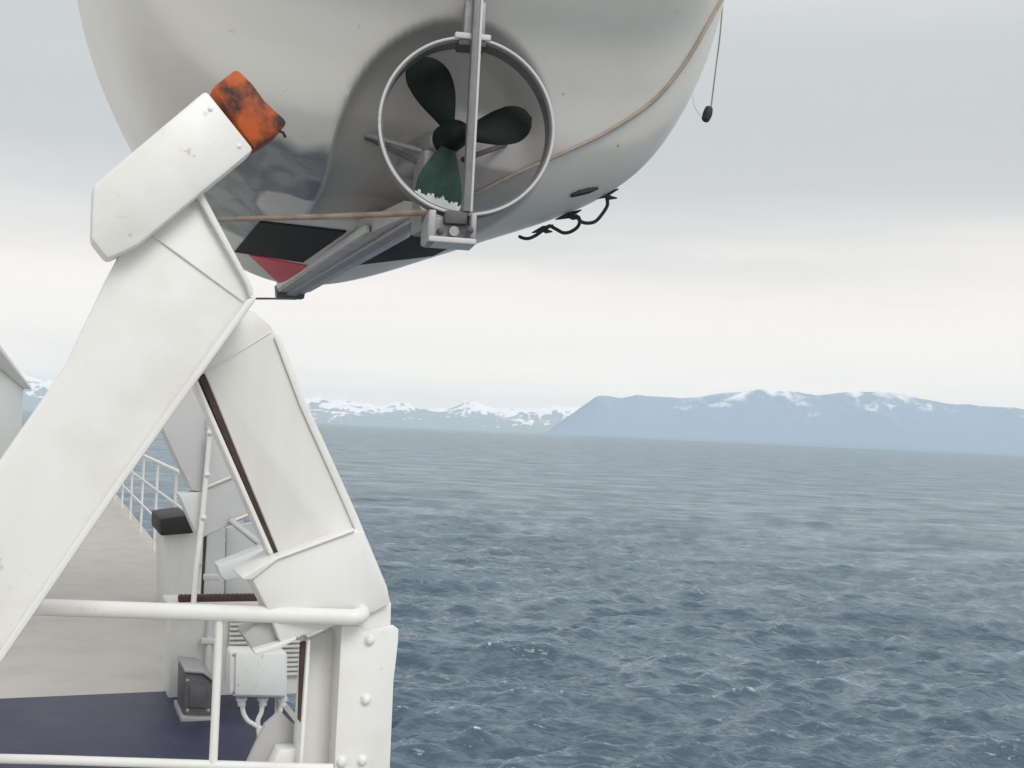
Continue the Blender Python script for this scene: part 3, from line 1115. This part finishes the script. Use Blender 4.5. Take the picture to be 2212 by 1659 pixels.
# knee bracket at the foot
plate('knee_bracket', [(573, 1567), (607, 1538), (645, 1577), (645, 1700), (510, 1700), (530, 1659)], .10, .03, M['shade_grey'], davit, .004)  # bracket in shade, darkened by its grey colour
plate('knee_box', [(603, 1620), (643, 1618), (640, 1700), (566, 1700)], .03, .07, M['white_b'], davit, .006)

# cradle arm with its pad, swung over the trackway
arm = plate('cradle_arm', [(300, 470), (412, 402), (434, 420), (537, 612), (546, 634), (538, 648), (400, 838), (262, 1030), (60, 1325), (-120, 1590), (-330, 1560), (-60, 1080), (140, 790), (230, 600)], -.17, .12, M['white_b'], davit, .012)
plate('arm_flange', [(557, 640), (548, 654), (410, 845), (270, 1040), (68, 1335), (-112, 1600), (-124, 1590), (56, 1323), (258, 1030), (396, 836), (534, 646)], -.20, .15, M['white'], arm, .006)
plate('arm_rib', [(412, 402), (426, 398), (440, 418), (546, 618), (549, 634), (541, 642), (531, 612)], -.195, .03, M['white'], arm, .006)
plate('arm_crease', [(250, 446), (410, 563), (527, 649), (525, 652), (408, 567), (248, 450)], -.176, .008, M['white'], arm, .002)
plate('arm_foot', [(-330, 1540), (-120, 1570), (-90, 2090), (-360, 2090)], -.19, .16, M['white'], davit, .01)
pad_arm = plate('pad_arm', [(446, 193), (550, 323), (434, 418), (300, 528), (232, 560), (196, 515), (200, 400)], -.24, .10, M['white_b'], davit, .012)
for x, y in ((454, 236), (517, 316)):
    dome('bolt', dv(x, y, -.24), -AX, .006, .0035, M['white_b'], pad_arm, 10)
cush = plate('boat_chock_pad', [(457, 189), (513, 146), (545, 178), (575, 218), (623, 262), (600, 290), (550, 324)], -.225, .09, M['orange'], davit, .012)
cush['label'] = 'worn orange chock pad with black scuffs'
tube('pad_lashing', [dv(604, 283, -.22), dv(612, 287, -.22), dv(616, 296, -.21)], .004, M['dark'], cush, 6)

# ------------------------------------------------------------------ rail
rail_l = on_plane(200, 1318, D0 - AX * .06, (AX * .96 + OUT * -.22).normalized())
RN = Vector((math.sin(R_(4)) * -1, math.cos(R_(4)), 0))
R0 = at(780, 1336, 3.14)


def rl(px, py, off=0):
    return on_plane(px, py, R0 + RN * off, RN)


base = rl(463, 1659)
base.z = DECK_Z
rail = empty('guard_rail', base, 'white tubular guard rail running up to the bolted davit post', 'rail')
tube('top_rail', [rl(-420, 1297), rl(100, 1312), rl(378, 1321), rl(600, 1328), rl(730, 1332.5), rl(765, 1333), rl(780, 1328, .03), rl(776, 1318, .09), rl(756, 1313, .15)], .0245, M['white_b'], rail, 16, 5)
tube('middle_rail', [rl(-440, 1629), rl(100, 1641), rl(480, 1653), rl(640, 1658), rl(720, 1660)], .0135, M['white_b'], rail, 12)
for x in (475, -120):
    a, b = rl(x, 1330), rl(x, 1330)
    b.z = DECK_Z
    tube('stanchion', [a, b], .0125, M['white_b'], rail, 12)

# ------------------------------------------------------------------ deck gear seen under and behind the davit
def pl(px, py, d):
    """point on the transverse plane that lies 'd' metres down the ship"""
    return on_plane(px, py, ship(0, d, 0), AX)


def slab(name, pts, d, th, mat, parent, bev=.005):
    return prism(name, [pl(x, y, d) for x, y in pts], AX * th, mat, parent, bev)


# locker with louvred front
LD = 6.35
lb = pl(500, 1500, LD)
lb.z = DECK_Z
locker = empty('deck_locker', lb, 'white deck locker with louvred front behind the rail', 'locker')
lx0, lx1 = pl(368, 1400, LD).dot(OUT), pl(705, 1400, LD).dot(OUT)
top_z = pl(500, 1312, LD).z


def lk(latd, z, off=0.0):
    return OUT * latd + AX * (LD + off) + ZUP * z


prism('locker_body', [lk(lx0, DECK_Z), lk(lx1, DECK_Z), lk(lx1, top_z), lk(lx0, top_z)], AX * .25, M['shutter'], locker, .008)
ls0, ls1 = pl(492, 1400, LD).dot(OUT), pl(655, 1400, LD).dot(OUT)
nsl = 13
sm = None
for i in range(nsl):
    z0 = DECK_Z + .12 + (top_z - DECK_Z - .17) * i / nsl
    hgt = (top_z - DECK_Z - .17) / nsl
    o = prism('slat', [lk(ls0, z0, -.035), lk(ls0, z0 + hgt * .35, -.04), lk(ls0, z0 + hgt * .95, -.006), lk(ls0, z0 + hgt * .75, -.004)], OUT * (ls1 - ls0), M['shutter'], locker, .002) if sm is None else None
    if sm is None:
        sm = o
    else:
        c = sm.copy()
        COL.objects.link(c)
        c.location = sm.location + ZUP * (hgt * i)
prism('locker_lid', [lk(lx0 - .03, top_z + .001, -.03), lk(lx1 + .03, top_z + .001, -.03), lk(lx1 + .03, top_z + .035, -.03), lk(lx0 - .03, top_z + .035, -.03)], AX * .31, M['shutter'], locker, .006)
for k_ in range(34):
    a_ = lx0 + .05 + (lx1 - lx0 - .08) * k_ / 34
    if k_ == 0:
        st0 = obox('hose_ring', lk(a_, top_z + .055, .02), .034, .05, .045, M['brown'], locker, .012)
        continue
    c = st0.copy()
    COL.objects.link(c)
    c.location = st0.location + OUT * ((lx1 - lx0 - .08) * k_ / 34)
pipe_ = tube('locker_pipe', [lk(pl(447, 1400, LD).dot(OUT), DECK_Z + .1, -.05), lk(pl(449, 1400, LD).dot(OUT), top_z - .03, -.05)], .018, M['grey_paint'], locker, 10)
for zz in (.35, .72):
    obox('pipe_clamp', lk(pl(447, 1400, LD).dot(OUT), DECK_Z + zz, -.05), .09, .05, .035, M['grey_paint'], locker, .006)

# junction box with glands and conduits
JD = 4.55
jb = pl(558, 1507, JD)
jbox = empty('junction_box', jb, 'light grey electrical junction box with three cable glands below it', 'junction box')
case = slab('case', [(497, 1412), (503, 1406), (618, 1410), (621, 1414), (620, 1504), (616, 1508), (506, 1505), (496, 1497)], JD, .11, M['box'], jbox, .008)
slab('lid', [(510, 1409), (618, 1411), (618, 1504), (508, 1502)], JD - .022, .022, M['box'], jbox, .006)
for x, y in ((504, 1413), (503, 1494)):
    dome('lid_screw', pl(x + 1, y + 2, JD - .002), -AX, .005, .004, M['steel'], jbox, 8)
slab('mounting_leg', [(596, 1508), (611, 1508), (604, 1700), (588, 1700)], JD + .07, .02, M['grey_paint'], jbox, .003)
for (x0, pts) in ((522, [(523, 1520), (526, 1540), (535, 1556), (550, 1566), (565, 1576), (572, 1600)]), (568, [(567, 1520), (564, 1540), (557, 1558), (560, 1590)]), (609, [(608, 1520), (604, 1540), (598, 1556), (594, 1590)])):
    c = tube('gland', [pl(x0, 1506, JD + .05), pl(x0, 1513, JD + .05), pl(x0, 1514, JD + .05), pl(x0, 1524, JD + .05)], [.024, .024, .018, .018], M['box'], jbox, 8)
    tube('conduit', [pl(x, y, JD + .05) for x, y in pts], .0105, M['white_b'], jbox, 10, 5)

# second davit, further along
FD = 5.3
fb = pl(470, 1300, FD + .3)
fb.z = DECK_Z
dav2 = empty('davit', fb, 'pale grey ribbed davit frame half hidden behind the sloping trackway', 'davit')
slab('beam_front', [(448, 900), (470, 905), (560, 1108), (505, 1130), (433, 1164), (440, 1060), (447, 981)], FD, .16, M['grey_paint'], dav2, .008)
slab('beam_side', [(380, 862), (426, 824), (456, 905), (447, 981), (440, 1063), (416, 1060), (386, 1000), (340, 900)], FD + .04, .2, M['grey_paint'], dav2, .006)
slab('beam_foot', [(386, 1068), (440, 1062), (433, 1163), (426, 1158), (394, 1086)], FD + .02, .16, M['box'], dav2, .006)
for a, b in (((446, 1052), (508, 1027)), ((500, 1126), (545, 1108))):
    tube('rib', [pl(*a, FD - .01), pl(*b, FD - .01)], .008, M['white_b'], dav2, 8)
pole = tube('pole', [pl(455, 925, FD - .04), pl(439, 1101, FD - .04), pl(424, 1230, FD - .04), pl(416, 1330, FD - .04)], .0135, M['white_b'], dav2, 10)
for x, y in ((453, 935), (448, 1025), (440, 1118)):
    dome('pole_clip', pl(x, y, FD - .055), -AX, .012, .012, M['white_b'], dav2, 8)
tube('brace_pipe', [pl(496, 1122, FD - .02), pl(572, 1184, FD - .02)], .016, M['grey_paint'], dav2, 10)
slab('channel', [(470, 1222), (520, 1203), (600, 1170), (606, 1200), (546, 1225), (526, 1246), (487, 1255), (476, 1243)], FD - .25, .14, M['box'], dav2, .006)
slab('frame_leg', [(447, 1148), (487, 1140), (484, 1300), (480, 1490), (436, 1490), (438, 1300)], LD + .42, .14, M['grey_paint'], dav2, .006)
slab('leg_edge', [(441, 1150), (447, 1150), (438, 1300), (436, 1490), (430, 1490), (434, 1300)], LD + .415, .03, M['brown'], dav2, .002)
slab('frame_panel', [(490, 1140), (590, 1120), (600, 1300), (598, 1490), (484, 1490), (486, 1300)], LD + .48, .05, M['box'], dav2, .004)

vt_b = pl(410, 1300, 9.2)
vt_b.z = DECK_Z
vent = empty('vent_trunk', vt_b, 'tall white ventilator trunk standing on deck behind the thin leaning pole', 'ventilator')
slab('trunk', [(352, 1150), (442, 1146), (440, 1420), (352, 1420)], 9.2, .6, M['white'], vent, .02)
slab('hood', [(346, 1120), (408, 1112), (424, 1128), (420, 1152), (346, 1158)], 9.1, .8, M['dark'], vent, .02)

# grey winch cabinet on the deck
cb = on_deck(420, 1560)
cab = empty('winch_box', cb, 'dark grey machinery box standing on the blue deck', 'box')
CD = (cb - EYE).dot(AX)
slab('housing', [(398, 1456), (402, 1450), (440, 1452), (462, 1470), (460, 1560), (396, 1558)], CD, .3, M['steel_dark'], cab, .012)
slab('lid', [(400, 1447), (441, 1449), (464, 1468), (462, 1474), (439, 1456), (399, 1453)], CD - .02, .34, M['steel'], cab, .004)
for x_, y_ in ((405, 1470), (405, 1535), (450, 1535)):
    dome('bolt', pl(x_, y_, CD), -AX, .008, .007, M['steel'], cab, 8)
slab('hatch', [(410, 1478), (446, 1482), (445, 1530), (409, 1528)], CD - .012, .012, M['steel_dark'], cab, .004)
slab('foot', [(392, 1548), (470, 1550), (470, 1566), (390, 1564)], CD - .03, .36, M['steel'], cab, .004)

# ------------------------------------------------------------------ deckhouse and outboard rail further along
dh = empty('deckhouse', ship(-1.0, 20, DECK_Z), 'white deckhouse running along the inboard side of the blue deck', 'deckhouse')
prism('wall', [ship(-1.0, 9.0, DECK_Z), ship(-1.0, 9.0, DECK_Z + 2.5), ship(-6, 9.0, DECK_Z + 2.5), ship(-6, 9.0, DECK_Z)], AX * 40, M['white'], dh, .02)
prism('roof', [ship(-.7, 8.8, DECK_Z + 2.505), ship(-.7, 8.8, DECK_Z + 2.6), ship(-6, 8.8, DECK_Z + 2.6), ship(-6, 8.8, DECK_Z + 2.505)], AX * 40.4, M['white_b'], dh, .01)

orail = empty('guard_rail', ship(DECK_EDGE - .1, 7.4, DECK_Z), 'white guard rail along the deck edge beyond the locker', 'rail')
for k, hz in enumerate((1.08, .74, .4)):
    tube('rail_tube', [ship(DECK_EDGE - .1, 7.4, DECK_Z + hz), ship(DECK_EDGE - .1, 48, DECK_Z + hz)], .021 if k == 0 else .013, M['white_b'], orail, 8)
for i in range(21):
    y = 7.4 + i * 2
    tube('stanchion', [ship(DECK_EDGE - .1, y, DECK_Z), ship(DECK_EDGE - .1, y, DECK_Z + 1.08)], .018, M['white_b'], orail, 8)

# ------------------------------------------------------------------ haze over the water
hz = bpy.data.meshes.new('haze')
bm = bmesh.new()
bmesh.ops.create_cube(bm, size=1)
for v in bm.verts:
    v.co = Vector((v.co.x * 76000, v.co.y * 76000, -40 + (v.co.z + .5) * 1240))
bm.to_mesh(hz)
bm.free()
hm = bpy.data.materials.new('haze_air')
hm.use_nodes = True
t = hm.node_tree
t.nodes.clear()
mo = nd(t, 'ShaderNodeOutputMaterial')
pv = nd(t, 'ShaderNodeVolumePrincipled')
pv.inputs['Color'].default_value = (.89, .97, 1.0, 1)
pv.inputs['Density Attribute'].default_value = ''
hm.cycles.homogeneous_volume = True
pv.inputs['Density'].default_value = 0.000034
pv.inputs['Anisotropy'].default_value = 0.35
t.links.new(pv.outputs[0], mo.inputs['Volume'])
hz.materials.append(hm)
ho = bpy.data.objects.new('haze', hz)
COL.objects.link(ho)
tag(ho, kind='stuff')
